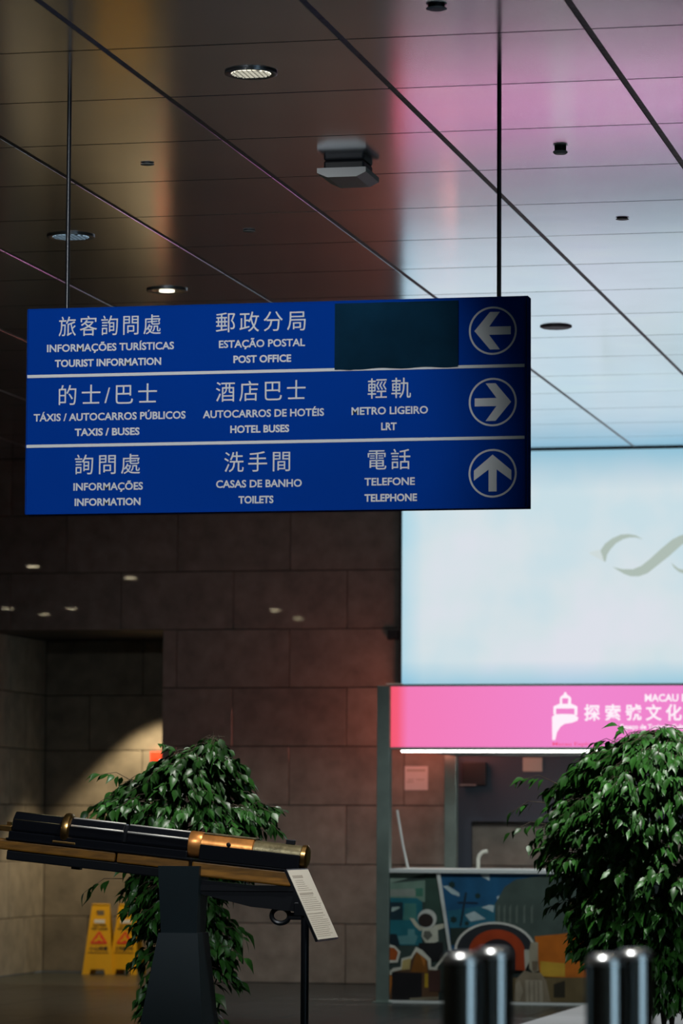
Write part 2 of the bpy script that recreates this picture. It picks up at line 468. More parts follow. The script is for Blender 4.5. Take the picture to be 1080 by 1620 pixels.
t = empty('ceiling_detector', (-3.673, 16.65, CEIL), 'white box shaped detector on dark mount, hanging in mid ceiling', 'detector')
MB().box(-3.77, -3.575, 16.6, 16.8, CEIL-.045, CEIL, .01).build('mounting_box', M_dark, t)
b = MB()
b.prism([(-3.79, CEIL-.045), (-3.79, CEIL-.068), (-3.74, CEIL-.090), (-3.60, CEIL-.090), (-3.555, CEIL-.068), (-3.555, CEIL-.045)], 16.55, 16.85)
b.build('housing', M_white, t)

# made-up lamp body for the spotlight added to brighten the sign
t = empty('fill_spot_body', (-4.15, 10.9, CEIL), 'unseen black ceiling spotlight, added to brighten the blue sign', 'spotlight')
MB().lathe((-4.15, 10.87, CEIL-.09), [(.02, .0), (.02, .09)], 12).lathe((-4.15, 10.80, CEIL-.15), [(.05, 0), (.055, .16)], 20, 'Y').build('lamp_housing', M_black, t)

# ------------------------------------------------------------------ hanging sign
SX0, SX1, SY, SZ0, SZ1 = -4.679, -2.503, 14.88, 2.606, 3.492
sign = empty('hanging_sign', ((SX0+SX1)/2, SY, SZ0), 'long blue trilingual direction sign with white lettering hung from ceiling rods', 'sign')
MB().box(SX0+.004, SX1-.004, SY+.006, SY+.075, SZ0+.004, SZ1-.004).build('sign_case', M_dark, sign)
for z0, z1 in ((SZ0+.004, 2.892), (2.906, 3.193), (3.207, SZ1-.004)):
    MB().box(SX0+.004, SX1-.014, SY, SY+.006, z0, z1, .001).build('sign_panel', M_blue, sign)
for z in (2.899, 3.200):
    MB().box(SX0+.003, SX1-.014, SY-.002, SY+.004, z-.0065, z+.0065).build('divider_strip', M_letter, sign)
MB().box(SX0, SX1, SY-.002, SY+.078, SZ1-.004, SZ1).box(SX0, SX1, SY-.002, SY+.078, SZ0, SZ0+.004).box(SX1-.013, SX1-.009, SY-.004, SY+.078, SZ0, SZ1).box(SX1-.004, SX1, SY-.004, SY+.078, SZ0, SZ1).box(SX0, SX0+.003, SY-.002, SY+.078, SZ0, SZ1).build('edge_frame', M_blue, sign)
for x in (-2.632, -4.514):
    MB().lathe((x, SY+.04, SZ1), [(.0095, 0), (.0095, CEIL-SZ1)], 16).build('hanging_rod', M_black, sign)
SCX = -3.594
CJK = [('旅客詢問處', -.718, 3.413, .453), ('郵政分局', -.054, 3.413, .391), ('的士/巴士', -.723, 3.117, .435), ('酒店巴士', -.052, 3.117, .390),
       ('詢問處', -.721, 2.817, .288), ('洗手間', -.065, 2.817, .286), ('輕軌', .503, 3.117, .185), ('電話', .503, 2.817, .182)]
for s, x, z, wd in CJK:
    lettering(s, SCX+x, z, wd, SY, M_letter, sign, bold=0, height=.086, thick=.001, space=1.28)
PT = [('INFORMAÇÕES TURÍSTICAS', -.714, 3.320, .563), ('ESTAÇÃO POSTAL', -.048, 3.320, .375), ('TÁXIS / AUTOCARROS PÚBLICOS', -.715, 3.022, .672), ('AUTOCARROS DE HOTÉIS', -.040, 3.022, .526),
      ('INFORMAÇÕES', -.717, 2.722, .307), ('CASAS DE BANHO', -.057, 2.724, .372), ('METRO LIGEIRO', .505, 3.023, .327), ('TELEFONE', .506, 2.724, .215)]
for s, x, z, wd in PT:
    lettering(s, SCX+x, z, wd, SY, M_letter, sign, bold=.022, cap=.031, thick=.001)
EN = [('TOURIST INFORMATION', -.724, 3.254, .471), ('POST OFFICE', -.046, 3.254, .251), ('TAXIS / BUSES', -.724, 2.956, .287), ('HOTEL BUSES', -.055, 2.956, .256),
      ('INFORMATION', -.719, 2.656, .291), ('TOILETS', -.069, 2.656, .152), ('LRT', .502, 2.956, .066), ('TELEPHONE', .511, 2.656, .224)]
for s, x, z, wd in EN:
    lettering(s, SCX+x, z, wd, SY, M_letter, sign, bold=.03, cap=.030, thick=.001)
ARW = [(-.078, 0), (-.012, .079), (.030, .079), (-.016, .017), (.076, .017), (.076, -.017), (-.016, -.017), (.030, -.079), (-.012, -.079)]
for z, rot in ((3.349, 0), (3.049, PI), (2.751, -PI/2)):
    a = MB().ring(SCX+.943, z, .0935, .1015, SY-.001, SY+.001, 64).build('arrow_ring', M_letter, sign)
    MB().prism([(SCX+.943+x*math.cos(rot)-q*math.sin(rot), z+x*math.sin(rot)+q*math.cos(rot)) for x, q in ARW], SY-.001, SY+.001).build('arrow', M_letter, a)
# film covering the third destination of the top row, its lower edge wavy
b = MB(); top = SZ1-.012; n = 24; x0, x1 = SCX+.268, SCX+.797
va = [b.bm.verts.new((x0+(x1-x0)*k/n, SY-.004-.002*math.sin(k*.8), top)) for k in range(n+1)]
vb = [b.bm.verts.new((x0+(x1-x0)*k/n, SY-.005-.002*math.sin(k*.8), 3.2005+.003*math.sin(k*.75+1)-(.004 if k < 4 else 0))) for k in range(n+1)]
for k in range(n): b._f([va[k], va[k+1], vb[k+1], vb[k]], True)
bmesh.ops.solidify(b.bm, geom=b.bm.faces[:], thickness=.0012)
b.build('cover_sheet', M_cover, sign)['label'] = 'dark teal film masking one destination'

# ------------------------------------------------------------------ video wall
SCRX0, SCRZ0, SCRZ1 = -6.052, 2.478, 4.405
scr = empty('video_screen', (SCRX0, WALL-.06, SCRZ0), 'huge glowing white video screen filling the upper wall above the kiosk', 'screen')
MB().box(SCRX0, -1.0, WALL-.065, WALL-.012, SCRZ0, SCRZ1).build('screen_surface', M_screen, scr)
MB().box(SCRX0-.022, SCRX0-.001, WALL-.07, WALL-.002, SCRZ0-.02, CEIL-.002).box(SCRX0-.001, -1, WALL-.07, WALL-.002, SCRZ1+.0005, CEIL-.002).box(SCRX0-.001, -1, WALL-.07, WALL-.002, SCRZ0-.02, SCRZ0-.0005).build('screen_frame', M_dark, scr)
def LX(x, y):   # logo drawing units to metres on the screen
    return (-4.665+x*.000878, 3.866-y*.000883)
def swash(pts, m):
    MB().prism([LX(*p) for p in pts], WALL-.067, WALL-.0652).build('logo_stroke', m, scr)
swash([(315, 335), (360, 270), (430, 220), (510, 187), (580, 183), (650, 195), (720, 235), (650, 215), (590, 215), (530, 230), (460, 270), (410, 325), (378, 375), (365, 440), (350, 435), (335, 385)], M_logo)
swash([(430, 487), (520, 510), (620, 512), (700, 482), (780, 420), (880, 330), (990, 240), (1060, 205), (1160, 180), (1230, 185), (1300, 215), (1220, 215), (1150, 240), (1080, 290), (960, 395), (850, 480), (760, 550), (680, 578), (600, 577), (540, 555), (480, 520)], M_logo)
swash([(980, 455), (1050, 510), (1130, 530), (1220, 510), (1300, 450), (1230, 535), (1140, 570), (1060, 545), (1010, 505)], M_logo)
swash([(205, 352), (305, 325), (335, 385), (350, 437), (290, 405), (240, 380)], M_logo2)
t = empty('wall_junction_box', (-6.13, WALL-.02, 2.85), 'small dark box on the stone wall at left edge of the video screen', 'box')
MB().box(-6.18, -6.085, WALL-.045, WALL-.001, 2.85, 2.93, .005).build('housing', M_dark, t)
MB().box(-6.155, -6.11, WALL-.049, WALL-.045, 2.88, 2.90).build('face_plate', M_black, t)

# ------------------------------------------------------------------ kiosk
BY = 26.62
kiosk = empty('information_kiosk', (-4.2, 27.8, 0), 'pink topped kiosk booth with lit header and photo printed front', 'kiosk')
KR = -2.3
def post(x, y, z1=2.341):
    p = MB().box(x-.048, x+.048, y-.048, y+.048, 0, z1, .004).build('post', M_post, kiosk)
    MB().box(x-.07, x+.07, y-.07, y+.07, 0, .008).build('foot_plate', M_post, p)
post(-5.56, 26.64); post(-5.52, 29.1); post(KR+.05, 26.64); post(KR+.05, 29.1)
hd = MB().box(-5.510, KR, BY+.006, BY+.15, 1.872, 2.346).build('header_case', M_dark, kiosk)
hf = empty('header_panel_origin', (-5.508, BY, 1.885), parent=kiosk)
hf.name = 'header_light_panel'; ORG[hf.name] = Vector((-5.508, BY, 1.885))
MB().box(-5.508, KR, BY, BY+.006, 1.885, 2.336).build('light_panel', M_pink, hf)
MB().box(-5.512, KR, BY-.004, BY+.008, 2.336, 2.348).box(-5.512, KR, BY-.004, BY+.008, 1.871, 1.884).build('header_trim', M_post, kiosk)
MB().box(-5.512, -5.508, BY-.004, BY+.006, 1.884, 2.336).build('header_end_trim', M_brass, kiosk)
MB().box(-5.54, -5.42, BY-.03, BY+.05, 2.348, 2.358, .003).build('top_clip', M_plaque, kiosk)
MB().box(-5.600, -5.575, 28.85, 29.5, 1.885, 2.336).build('side_light_panel', M_red_side, kiosk)['label'] = 'red glowing side fascia'
MB().box(-5.575, KR, BY+.15, 29.15, 2.28, 2.34).build('roof', M_post, kiosk)
MB().box(-5.46, KR, BY+.16, 29.05, 1.868, 1.876).build('ceiling_board', M_white_d, kiosk)
MB().lathe((-5.43, BY+.01, 1.855), [(.006, 0), (.008, .01), (.008, 5.43+KR)], 12, 'X').build('light_tube', M_led, kiosk)
# added lamp under the kiosk ceiling, made up to brighten its interior
lf = MB().box(-5.0, -3.6, 28.1, 28.2, 1.856, 1.8675, .003).build('fill_lamp_body', M_white_d, kiosk)
la = bpy.data.lights.new('kiosk_fill_light', 'AREA'); la.shape = 'RECTANGLE'; la.size = 1.4; la.size_y = .1; la.energy = 22; la.color = (.97, 1, .96)
lo = bpy.data.objects.new('kiosk_fill_light', la); lo.location = (-4.3, 28.15, 1.853); lo.rotation_euler = (R(14), 0, 0); COL.objects.link(lo)
# header lettering
def HX(px, py): return (-5.514+(px-617)*.004755, 2.341-(py-1085)*.00469)
def hpoly(pts, nm='lighthouse_emblem', m=M_headtext):
    return MB().prism([HX(840+x/4.5, 1060+y/4.5) for x, y in pts], BY-.002, BY-.0005).build(nm, m, kiosk)
hpoly([(152, 500), (150, 335), (170, 318), (230, 315), (300, 318), (335, 340), (330, 362), (290, 378), (240, 385), (210, 405), (185, 445), (172, 500)])
hpoly([(160, 318), (160, 262), (178, 262), (178, 318)]); hpoly([(308, 325), (308, 262), (328, 262), (328, 325)])
hpoly([(160, 262), (205, 242), (205, 205), (220, 195), (222, 244), (262, 244), (266, 195), (284, 205), (284, 242), (328, 262), (328, 277), (160, 277)])
hpoly([(205, 205), (212, 192), (232, 178), (236, 162), (250, 162), (254, 178), (276, 192), (284, 205)])
for i, ch in enumerate('探索號文化'):
    x, z = HX(840+(432, 577, 722, 862, 1002)[i]/4.5, 1060+306/4.5)
    lettering(ch, x, z, .118, BY-.0005, M_headtext, kiosk, bold=.024, height=.122, thick=.0015)
x, z = HX(1050, 1105); lettering('MACAU E', x, z, .305, BY-.0005, M_headtext, kiosk, bold=.03, cap=.052, thick=.0015)
x, z = HX(1036, 1150); lettering('Espaço de Turismo Cultural', x, z, .53, BY-.0005, M_headtext, kiosk, bold=.03, cap=.034, thick=.0015)
x, z = HX(912, 1177); lettering('Macau Explorer', x, z, .36, BY-.0005, M_headred, kiosk, bold=.01, cap=.025, thick=.0015)
# counter and front
MB().box(-5.512, KR, BY-.02, 27.45, .955, .985, .003).build('worktop', M_white_d, kiosk)
MB().box(-5.51, KR, BY+.006, BY+.04, .02, .955).build('front_board', M_dark, kiosk)
MB().box(-5.58, KR, BY-.014, BY+.04, 0, .018).build('base_trim', M_white, kiosk)
MB().box(-5.51, -5.47, BY+.04, 27.4, .02, .955).build('side_board', M_dark, kiosk)
# printed picture on the front: flat print, drawn in poster units (px 617..925, py 1380..1585)
def KX(px, py): return (-5.514+(px-617)*.00475, .952-(py-1382)*.004665)
PRN = {}
def pc(c):
    k = tuple(c)
    if k not in PRN: PRN[k] = mat('front_print_ink', c, .45, noise=.18, nscale=7)
    return PRN[k]
pr = empty('printed_front_origin', (-5.51, BY, .02), parent=kiosk); pr.name = 'printed_front'; ORG[pr.name] = Vector((-5.51, BY, .02))
LAY = [0]
def prt(pts, c, s=1, ox=0, oy=0, nm='print_patch'):
    LAY[0] += 1
    y = BY+.005-LAY[0]*.00022
    P = [KX(ox+x/s, oy+y_/s) for x, y_ in pts]
    # clip to the sheet
    P = [(min(max(x, -5.509), KR), min(max(z, .021), .953)) for x, z in P]
    MB().prism(P, y, BY+.0055).build(nm, pc(c), pr)
def el(cx, cy, rx, ry, a0=0, a1=360, n=18):
    return [(cx+rx*math.cos(R(a0+(a1-a0)*k/n)), cy-ry*math.sin(R(a0+(a1-a0)*k/n))) for k in range(n+1)]
q3 = dict(s=5.684, ox=590, oy=1360)
q5 = dict(s=3.375, ox=580, oy=1340)
G = (.035, .055, .05)
prt([(617, 1380), (930, 1380), (1300, 1380), (1300, 1590), (617, 1590)], (.02, .03, .03))
prt([(115, 95), (590, 95), (720, 830), (600, 1290), (115, 1290)], G, **q3)
prt([(115, 100), (420, 100), (480, 120), (115, 215)], (.22, .30, .25), **q3)
prt([(115, 215), (475, 185), (475, 380), (115, 380)], (.16, .25, .20), **q3)
prt([(115, 270), (370, 262), (420, 330), (115, 330)], (.24, .27, .24), **q3)
prt([(390, 260), (455, 255), (455, 330), (390, 330)], (.05, .17, .12), **q3)
prt([(475, 130), (585, 105), (660, 560), (475, 560)], (.035, .07, .055), **q3)
prt([(115, 365), (160, 345), (400, 345), (450, 380), (450, 770), (115, 770)], (.015, .14, .18), **q3)
prt([(155, 385), (275, 385), (275, 545), (150, 545)], (.012, .035, .05), **q3)
prt([(290, 395), (395, 395), (400, 545), (275, 545)], (.06, .20, .18), **q3)
prt([(175, 430), (245, 425), (245, 440), (185, 470), (172, 468)], (.35, .45, .42), **q3)
prt([(230, 690), (320, 680), (320, 625), (380, 625), (385, 670), (410, 690), (385, 760), (250, 760)], (.10, .26, .28), **q3)
prt([(120, 670), (220, 670), (250, 775), (115, 775)], (.01, .02, .03), **q3)
# white suited figure
prt([(335, 525), (375, 530), (430, 600), (470, 580), (480, 620), (430, 640), (385, 600)], (.50, .48, .38), **q3)
prt([(550, 590), (650, 570), (660, 605), (600, 630), (560, 630)], (.50, .48, .38), **q3)
prt([(455, 610), (590, 600), (595, 730), (560, 745), (480, 745), (445, 690)], (.55, .54, .45), **q3)
prt(el(495, 530, 85, 85), (.58, .58, .54), **q3)
prt(el(482, 545, 68, 62), (.03, .02, .018), **q3)
prt([(470, 640), (520, 640), (545, 680), (500, 725), (460, 690)], (.14, .14, .12), **q3)
prt([(420, 750), (640, 740), (640, 900), (420, 920)], (.012, .012, .014), **q3)
# pastries with white cut out borders
prt([(115, 765), (200, 775), (255, 830), (230, 925), (115, 930)], (.62, .60, .52), **q3)
prt([(115, 790), (200, 795), (235, 835), (215, 905), (115, 905)], (.38, .08, .015), **q3)
prt([(115, 985), (160, 1005), (190, 975), (260, 965), (265, 890), (350, 865), (395, 785), (450, 810), (530, 890), (530, 960), (560, 965), (670, 830), (740, 820), (740, 860), (690, 860), (590, 960), (560, 1290), (115, 1290)], (.60, .58, .50), **q3)
prt([(115, 1030), (170, 1040), (200, 1005), (300, 980), (395, 830), (500, 905), (510, 985), (600, 990), (600, 1270), (115, 1290)], (.10, .05, .025), **q3)
prt([(275, 905), (350, 885), (340, 985), (265, 990)], (.50, .38, .15), **q3)
prt([(400, 825), (490, 895), (500, 1010), (350, 1010)], (.22, .08, .012), **q3)
prt([(430, 850), (480, 900), (470, 960)], (.45, .16, .03), **q3)
prt([(115, 1040), (180, 1050), (180, 1120), (150, 1230), (115, 1240)], (.40, .13, .02), **q3)
prt([(180, 1010), (450, 1015), (450, 1265), (180, 1265)], (.012, .010, .012), **q3)
prt([(475, 1020), (505, 1020), (505, 1145), (475, 1145)], (.45, .28, .02), **q3)
prt([(515, 1000), (620, 980), (620, 1180), (515, 1180)], (.06, .025, .02), **q3)
prt([(340, 1240), (600, 1225), (600, 1250), (340, 1262)], (.20, .17, .12), **q3)
# blue sky half
SKY = (.012, .085, .19)
prt([(395, 128), (1180, 128), (1180, 500), (700, 560), (450, 545)], SKY, **q5)
prt([(430, 340), (700, 300), (700, 440), (450, 430)], (.02, .13, .20), **q5)
for c in ([(410, 208), (440, 205), (500, 245), (500, 262), (460, 250)], [(610, 128), (660, 128), (660, 178), (625, 160)], [(615, 320), (660, 305), (685, 310), (680, 345), (650, 330)], [(700, 260), (740, 250), (730, 280), (700, 275)], [(530, 360), (580, 340), (640, 380), (560, 395)]):
    prt(c, (.42, .52, .55), **q5)
for cx, cy, r in ((460, 200, 22), (598, 258, 18), (470, 385, 22), (540, 405, 15)):
    prt([(cx+r*(1 if k % 2 else .6)*math.cos(k*PI/6), cy-r*(1 if k % 2 else .6)*math.sin(k*PI/6)) for k in range(12)], (.012, .035, .035), **q5)
prt([(530, 240), (542, 240), (512, 420), (500, 420)], (.012, .03, .05), **q5)
prt([(490, 290), (600, 292), (600, 300), (490, 298)], (.012, .03, .06), **q5)
prt([(450, 430), (690, 420), (690, 500), (455, 520)], (.02, .035, .03), **q5)
prt([(690, 300), (740, 210), (800, 170), (1000, 130), (1180, 130), (1180, 520), (690, 520)], (.06, .085, .075), **q5)
for x in (705, 735, 765, 800, 840, 880): prt([(x, 320), (x+10, 300), (x+10, 400), (x, 400)], (.13, .16, .14), **q5)
# arch
prt(el(690, 545, 215, 150, 0, 180), (.62, .60, .55), **q5)
prt(el(690, 548, 203, 142, 0, 180), (.022, .025, .03), **q5)
prt([(893, 545), (860, 640), (800, 650), (500, 650), (480, 545)], (.022, .025, .03), **q5)
prt(el(700, 560, 150, 125, 0, 180)+[(550, 640), (850, 650)], (.36, .045, .010), **q5)
prt(el(705, 565, 92, 80, 0, 180)+[(613, 650), (797, 650)], (.02, .015, .02), **q5)
# fiery glow picture and stone statue
prt([(900, 470), (1180, 440), (1180, 690), (930, 680)], (.50, .13, .01), **q5)
prt([(930, 600), (1060, 610), (1060, 680), (930, 680)], (.52, .30, .03), **q5)
prt([(780, 690), (1300, 680), (1300, 835), (780, 835)], (.14, .10, .045), **q5)
prt([(1000, 720), (1060, 700), (1060, 790), (1000, 790)], (.03, .025, .015), **q5)
prt([(785, 835), (800, 700), (845, 650), (875, 660), (930, 660), (960, 700), (985, 835)], (.24, .19, .13), **q5)
prt([(850, 700), (940, 700), (945, 835), (855, 835)], (.38, .32, .24), **q5)
prt([(868, 560), (880, 500), (918, 500), (918, 590), (922, 650), (890, 660), (872, 640)], (.34, .30, .22), **q5)
prt([(845, 540), (870, 540), (872, 600), (850, 650)], (.42, .40, .34), **q5)
prt([(885, 600), (918, 600), (915, 650), (890, 655)], (.16, .12, .08), **q5)
prt([(800, 720), (820, 700), (840, 760), (820, 835), (800, 835)], (.36, .30, .22), **q5)
for x in (870, 895, 918): prt([(x, 705), (x+4, 705), (x+6, 830), (x+1, 830)], (.16, .12, .08), **q5)
# white diagonal border strip between the two pictures
prt([(378, 125), (398, 125), (460, 555), (445, 555)], (.60, .62, .60), **q5)
# dark backboard of the kiosk, papers on it
bb = MB().box(-5.575, KR, 29.62, 29.66, 1.345, 1.88).box(-5.575, -5.45, 29.62, 29.66, .0, 1.345).build('back_board', M_navy, kiosk)
MB().box(-5.02, -4.86, 29.61, 29.62, 1.755, 1.87).build('pinned_notice', M_grey_ink, bb)
t = empty('wall_cabinet', (-5.42, 29.56, 1.64), 'small dark grey box mounted on the kiosk backboard', 'box')
MB().box(-5.515, -5.32, 29.56, 29.618, 1.64, 1.83, .005).build('cabinet_body', M_dark, t)
MB().box(-5.535, -5.40, 29.545, 29.56, 1.635, 1.65).build('shelf_lip', M_alum, t)
# notice on the stone
t = empty('wall_notice', (-5.94, WALL-.004, 1.60), 'printed paper notice taped to the stone wall inside the kiosk', 'notice')
MB().box(-6.036, -5.84, WALL-.004, WALL-.001, 1.602, 1.80).build('sheet', M_paper, t)
b = MB().box(-6.02, -5.86, WALL-.0055, WALL-.004, 1.755, 1.775)
for k, (a, c) in enumerate(((-6.01, -5.96), (-5.94, -5.87), (-6.02, -5.96), (-6.02, -5.99))):
    z = 1.69-.02*(k//2)*1.0; b.box(a, c, WALL-.0055, WALL-.004, z-.005, z+.003)
b.build('printed_lines', M_grey_ink, t)
# things on the counter
t = MB().tube([(-4.915, 27.0, .985), (-4.915, 27.0, 1.06), (-4.905, 27.0, 1.09), (-4.88, 27.0, 1.112), (-4.845, 27.0, 1.118)], .014, 12).build('bent_pipe', M_plaque)
tag(t, 'short white bent pipe standing on the kiosk counter', 'pipe')
t = MB().tube([(-5.505, 26.85, 1.42), (-5.49, 26.85, 1.33), (-5.46, 26.86, 1.15), (-5.43, 26.9, .986)], .009, 8).build('white_cable', M_white)
tag(t, 'thin white cable hanging beside the kiosk left post to the counter', 'cable')

# pale floor sheet in front of the kiosk
t = MB().box(-4.04, -1.2, 23.2, 26.5, .0005, .012, .002).build('floor_sheet', M_mat)
tag(t, 'pale grey floor sheet lying in front of the kiosk at right', 'mat')

# red alarm box on the recess wall
t = empty('alarm_box', (-8.52, RBACK-.05, 1.93), 'small red box on the warm lit recess wall above the left plant', 'alarm')
MB().box(-8.665, -8.56, RBACK-.05, RBACK-.001, 1.86, 1.955, .006).build('alarm_body', M_red, t)
MB().lathe((-8.61, RBACK-.053, 1.905), [(.02, 0), (.02, .004)], 20, 'Y').build('alarm_button', M_red, t)

# ------------------------------------------------------------------ caution signs
def caution(x, y, rz, label, second):
    t = empty('caution_sign', (0, 0, 0), label, 'caution sign', 'yellow wet floor signs')
    H, W0, W1, D = .60, .135, .078, .13
    for s in (-1, 1):
        b = MB()
        rot = math.atan2(D-.02, H)
        # board outline in local (u, h) with a handle slot and an arched foot
        def P(u, h, dd): return (u, s*(D*(1-h/H)+.012*h/H)+dd*s, h)
        cols_ = [(-W0, -W0*.52), (-W0*.52, W0*.52), (W0*.52, W0)]
        def quad(a, c, d_, e):
            f1 = [b.bm.verts.new(P(u, h, 0)) for u, h in (a, c, d_, e)]; f2 = [b.bm.verts.new(P(u, h, -.012)) for u, h in (a, c, d_, e)]
            b._f(f1); b._f(f2[::-1])
            for i in range(4): b._f([f1[i], f2[i], f2[(i+1) % 4], f1[(i+1) % 4]])
        def wd(h): return W0+(W1-W0)*h/H
        quad((-wd(0), 0), (-.07, 0), (-.06, .045), (-wd(.045), .045)); quad((.07, 0), (wd(0), 0), (wd(.045), .045), (.06, .045))
        quad((-wd(.045), .045), (wd(.045), .045), (wd(.51), .51), (-wd(.51), .51))
        quad((-wd(.51), .51), (-.035, .51), (-.035, .555), (-wd(.555), .555)); quad((.035, .51), (wd(.51), .51), (wd(.555), .555), (.035, .555))
        quad((-wd(.555), .555), (wd(.555), .555), (wd(H), H), (-wd(H), H))
        bo = b.build('board', M_yellow, t)
        if s == -1:
            def put(me_o, hz):   # tilt flat lettering onto the leaning board
                for v in me_o.data.vertices:
                    h = v.co.z; v.co.y = -(D*(1-h/H)+.012*h/H)-.001+v.co.y
            fl = []
            fl.append(MB().box(-.05, .045, -.001, 0, .445, .475).build('white_label', M_white, t))
            fl.append(lettering('CAUTION', 0, .425, .12, 0, M_ink, t, bold=.02, cap=.018, thick=.001))
            fl.append(lettering('WET FLOOR', 0, .395, .15, 0, M_ink, t, bold=.02, cap=.018, thick=.001))
            fl.append(MB().prism([(-.075, .265), (.075, .265), (.072, .28), (.008, .37), (-.008, .37), (-.072, .28)], -.0012, 0).build('red_triangle', M_red, t))
            fl.append(MB().prism([(-.05, .28), (-.02, .285), (0, .30), (.03, .285), (.045, .278), (.03, .30), (.005, .325), (.012, .345), (-.005, .345), (-.015, .315), (-.035, .30)], -.002, -.001).build('slipping_figure', M_yellow, t))
            fl.append(lettering('小心地滑' if not second else '工作進行中', 0, .225, .165, 0, M_ink, t, bold=.02, height=.038, thick=.001))
            fl.append(MB().box(-.09, .09, -.001, 0, .186, .191).build('ruled_line', M_ink, t))
            for o in fl: put(o, 0)
    MB().box(-.078, .078, -.014, .014, .596, .612, .004).build('top_hinge', M_yellow, t)
    t.location = (x, y, 0); t.rotation_euler = (0, 0, rz)
    ORG[t.name] = Vector((x, y, 0))
caution(-9.02, 31.05, R(4), 'yellow caution stand fully visible against the recess wall', False)
caution(-8.79, 31.10, R(-3), 'yellow caution stand half hidden behind the hanging plant leaves', True)

# ------------------------------------------------------------------ antique gun on a pedestal
GY = 16.0
gun = empty('antique_gun', (-4.262, GY, 0), 'antique dark barrel with copper breech on wooden stock, mounted on pedestal', 'cannon')
A0 = Vector((-5.056, GY, 1.288)); AD = Vector((1.369, 0, -.141)).normalized(); AU = Vector((-AD.z, 0, AD.x))
def GT(s, y, h): p = A0+AD*s+AU*h; return (p.x, p.y+y, p.z)
def GL(h, u, q): return GT(h, u, q)
o8 = PI/8
b1 = MB().lathe(None, [(.040, .005), (.064, 0), (.062, .528)], 8, T=GL, smooth=False, rot=o8).build('barrel', M_gun, gun)
MB().lathe(None, [(.056, .528), (.056, .542)], 8, T=GL, smooth=False, rot=o8).build('barrel_joint', M_black, gun)
MB().lathe(None, [(.062, .542), (.058, .834)], 8, T=GL, smooth=False, rot=o8).build('barrel', M_gun, gun)
MB().lathe(None, [(.034, -.006), (.034, .006)], 16, T=GL).build('muzzle', M_black, gun)
r_ = MB().lathe(None, [(.066, .232), (.076, .238), (.079, .252), (.076, .266), (.066, .272)], 24, T=GL).build('barrel_band', M_brass, gun)
MB().box(.20, .31, -.066, -.050, -.062, -.05, .003, T=GT).build('band_lug', M_brass, r_)
MB().lathe(None, [(.060, .832), (.061, .836), (.061, .888), (.058, .892)], 24, T=GL).build('collar', M_copper, gun)
sl = MB().lathe(None, [(.058, .892), (.058, 1.128), (.050, 1.132)], 24, T=GL).build('breech_sleeve', M_copper, gun)
MB().lathe(None, [(.010, 0), (.010, .006), (.004, .010)], 12, T=lambda h, u, q: GT(1.02+u, -.056-h, .018+q)).build('screw', M_black, sl)
MB().box(.895, 1.135, -.03, .03, .052, .060, .002, T=GT).build('top_strap', M_bronze, gun)
MB().lathe(None, [(.051, 1.130), (.049, 1.350)], 24, T=GL).build('breech_tube', M_bronze, gun)
MB().lathe(None, [(.050, 1.350), (.054, 1.354), (.054, 1.372), (.046, 1.378), (.030, 1.378)], 24, T=GL).build('end_ring', M_brass, gun)
MB().box(1.27, 1.31, -.012, .012, .048, .07, .003, T=GT).build('rear_sight', M_black, gun)
MB().box(.888, 1.352, -.062, .062, -.062, .006, .004, T=GT).build('receiver', M_gun, gun)
MB().box(-.01, .834, -.064, .064, -.066, -.030, .004, T=GT).build('lower_channel', M_gun, gun)
MB().box(-.02, 1.36, -.066, .066, -.070, -.0625, .001, T=GT).build('edge_strip', M_gun, gun)
MB().box(-.066, -.010, -.03, .03, -.035, -.008, .004, T=GT).box(-.04, -.02, -.008, .008, -.012, .008, T=GT).build('front_sight', M_brass, gun)
MB().box(-.078, .50, -.056, .056, -.118, -.0705, .008, T=GT).build('fore_stock', M_wood, gun)
MB().box(.508, .845, -.056, .056, -.118, -.0705, .006, T=GT).build('mid_stock', M_wood, gun)
MB().box(.86, 1.325, -.058, .058, -.138, -.0705, .008, T=GT).build('rear_stock', M_wood, gun)
MB().box(-.015, .80, -.045, .045, -.162, -.1185, .005, T=GT).box(.29, .33, -.02, .02, -.172, -.16, T=GT).build('lower_rail', M_black, gun)
MB().frustum((-4.18, -3.70, GY-.05, GY+.05, .995), (-4.20, -3.70, GY-.05, GY+.05, 1.02)).build('rear_rail_cap', M_black, gun)
MB().prism([(-4.19, 1.045), (-4.19, .985), (-3.94, .925), (-3.73, .905), (-3.71, .98), (-3.74, 1.0)], GY-.045, GY+.045).build('rear_rail', M_black, gun)
b = MB()
pts = [(-3.812+.041*math.cos(a), GY, .886+.034*math.sin(a)) for a in [2*PI*k/20 for k in range(21)]]
b.tube(pts, .011, 8)
b.box(-3.775, -3.70, GY-.012, GY+.012, .868, .90, .005)
b.build('trigger_guard', M_black, gun)
b = MB().tube([(-3.735, GY-.02, .93), (-3.74, GY-.02, .955), (-3.722, GY-.02, .985)], .004, 6).lathe((-3.745, GY-.02, .917), [(.004, 0), (.022, .004), (.018, .012), (.006, .018)], 16)
b.build('cocking_lever', M_steel, gun)
pd = MB().frustum((-4.344, -4.179, GY-.08, GY+.08, .806), (-4.358, -4.166, GY-.09, GY+.09, 1.105))
pd.frustum((-4.482, -4.098, GY-.19, GY+.19, .02), (-4.352, -4.170, GY-.095, GY+.095, .806))
pd.build('pedestal', M_pillar, gun)
MB().box(-4.56, -4.02, GY-.27, GY+.27, 0, .02, .004).build('base_plate', M_pillar, gun)

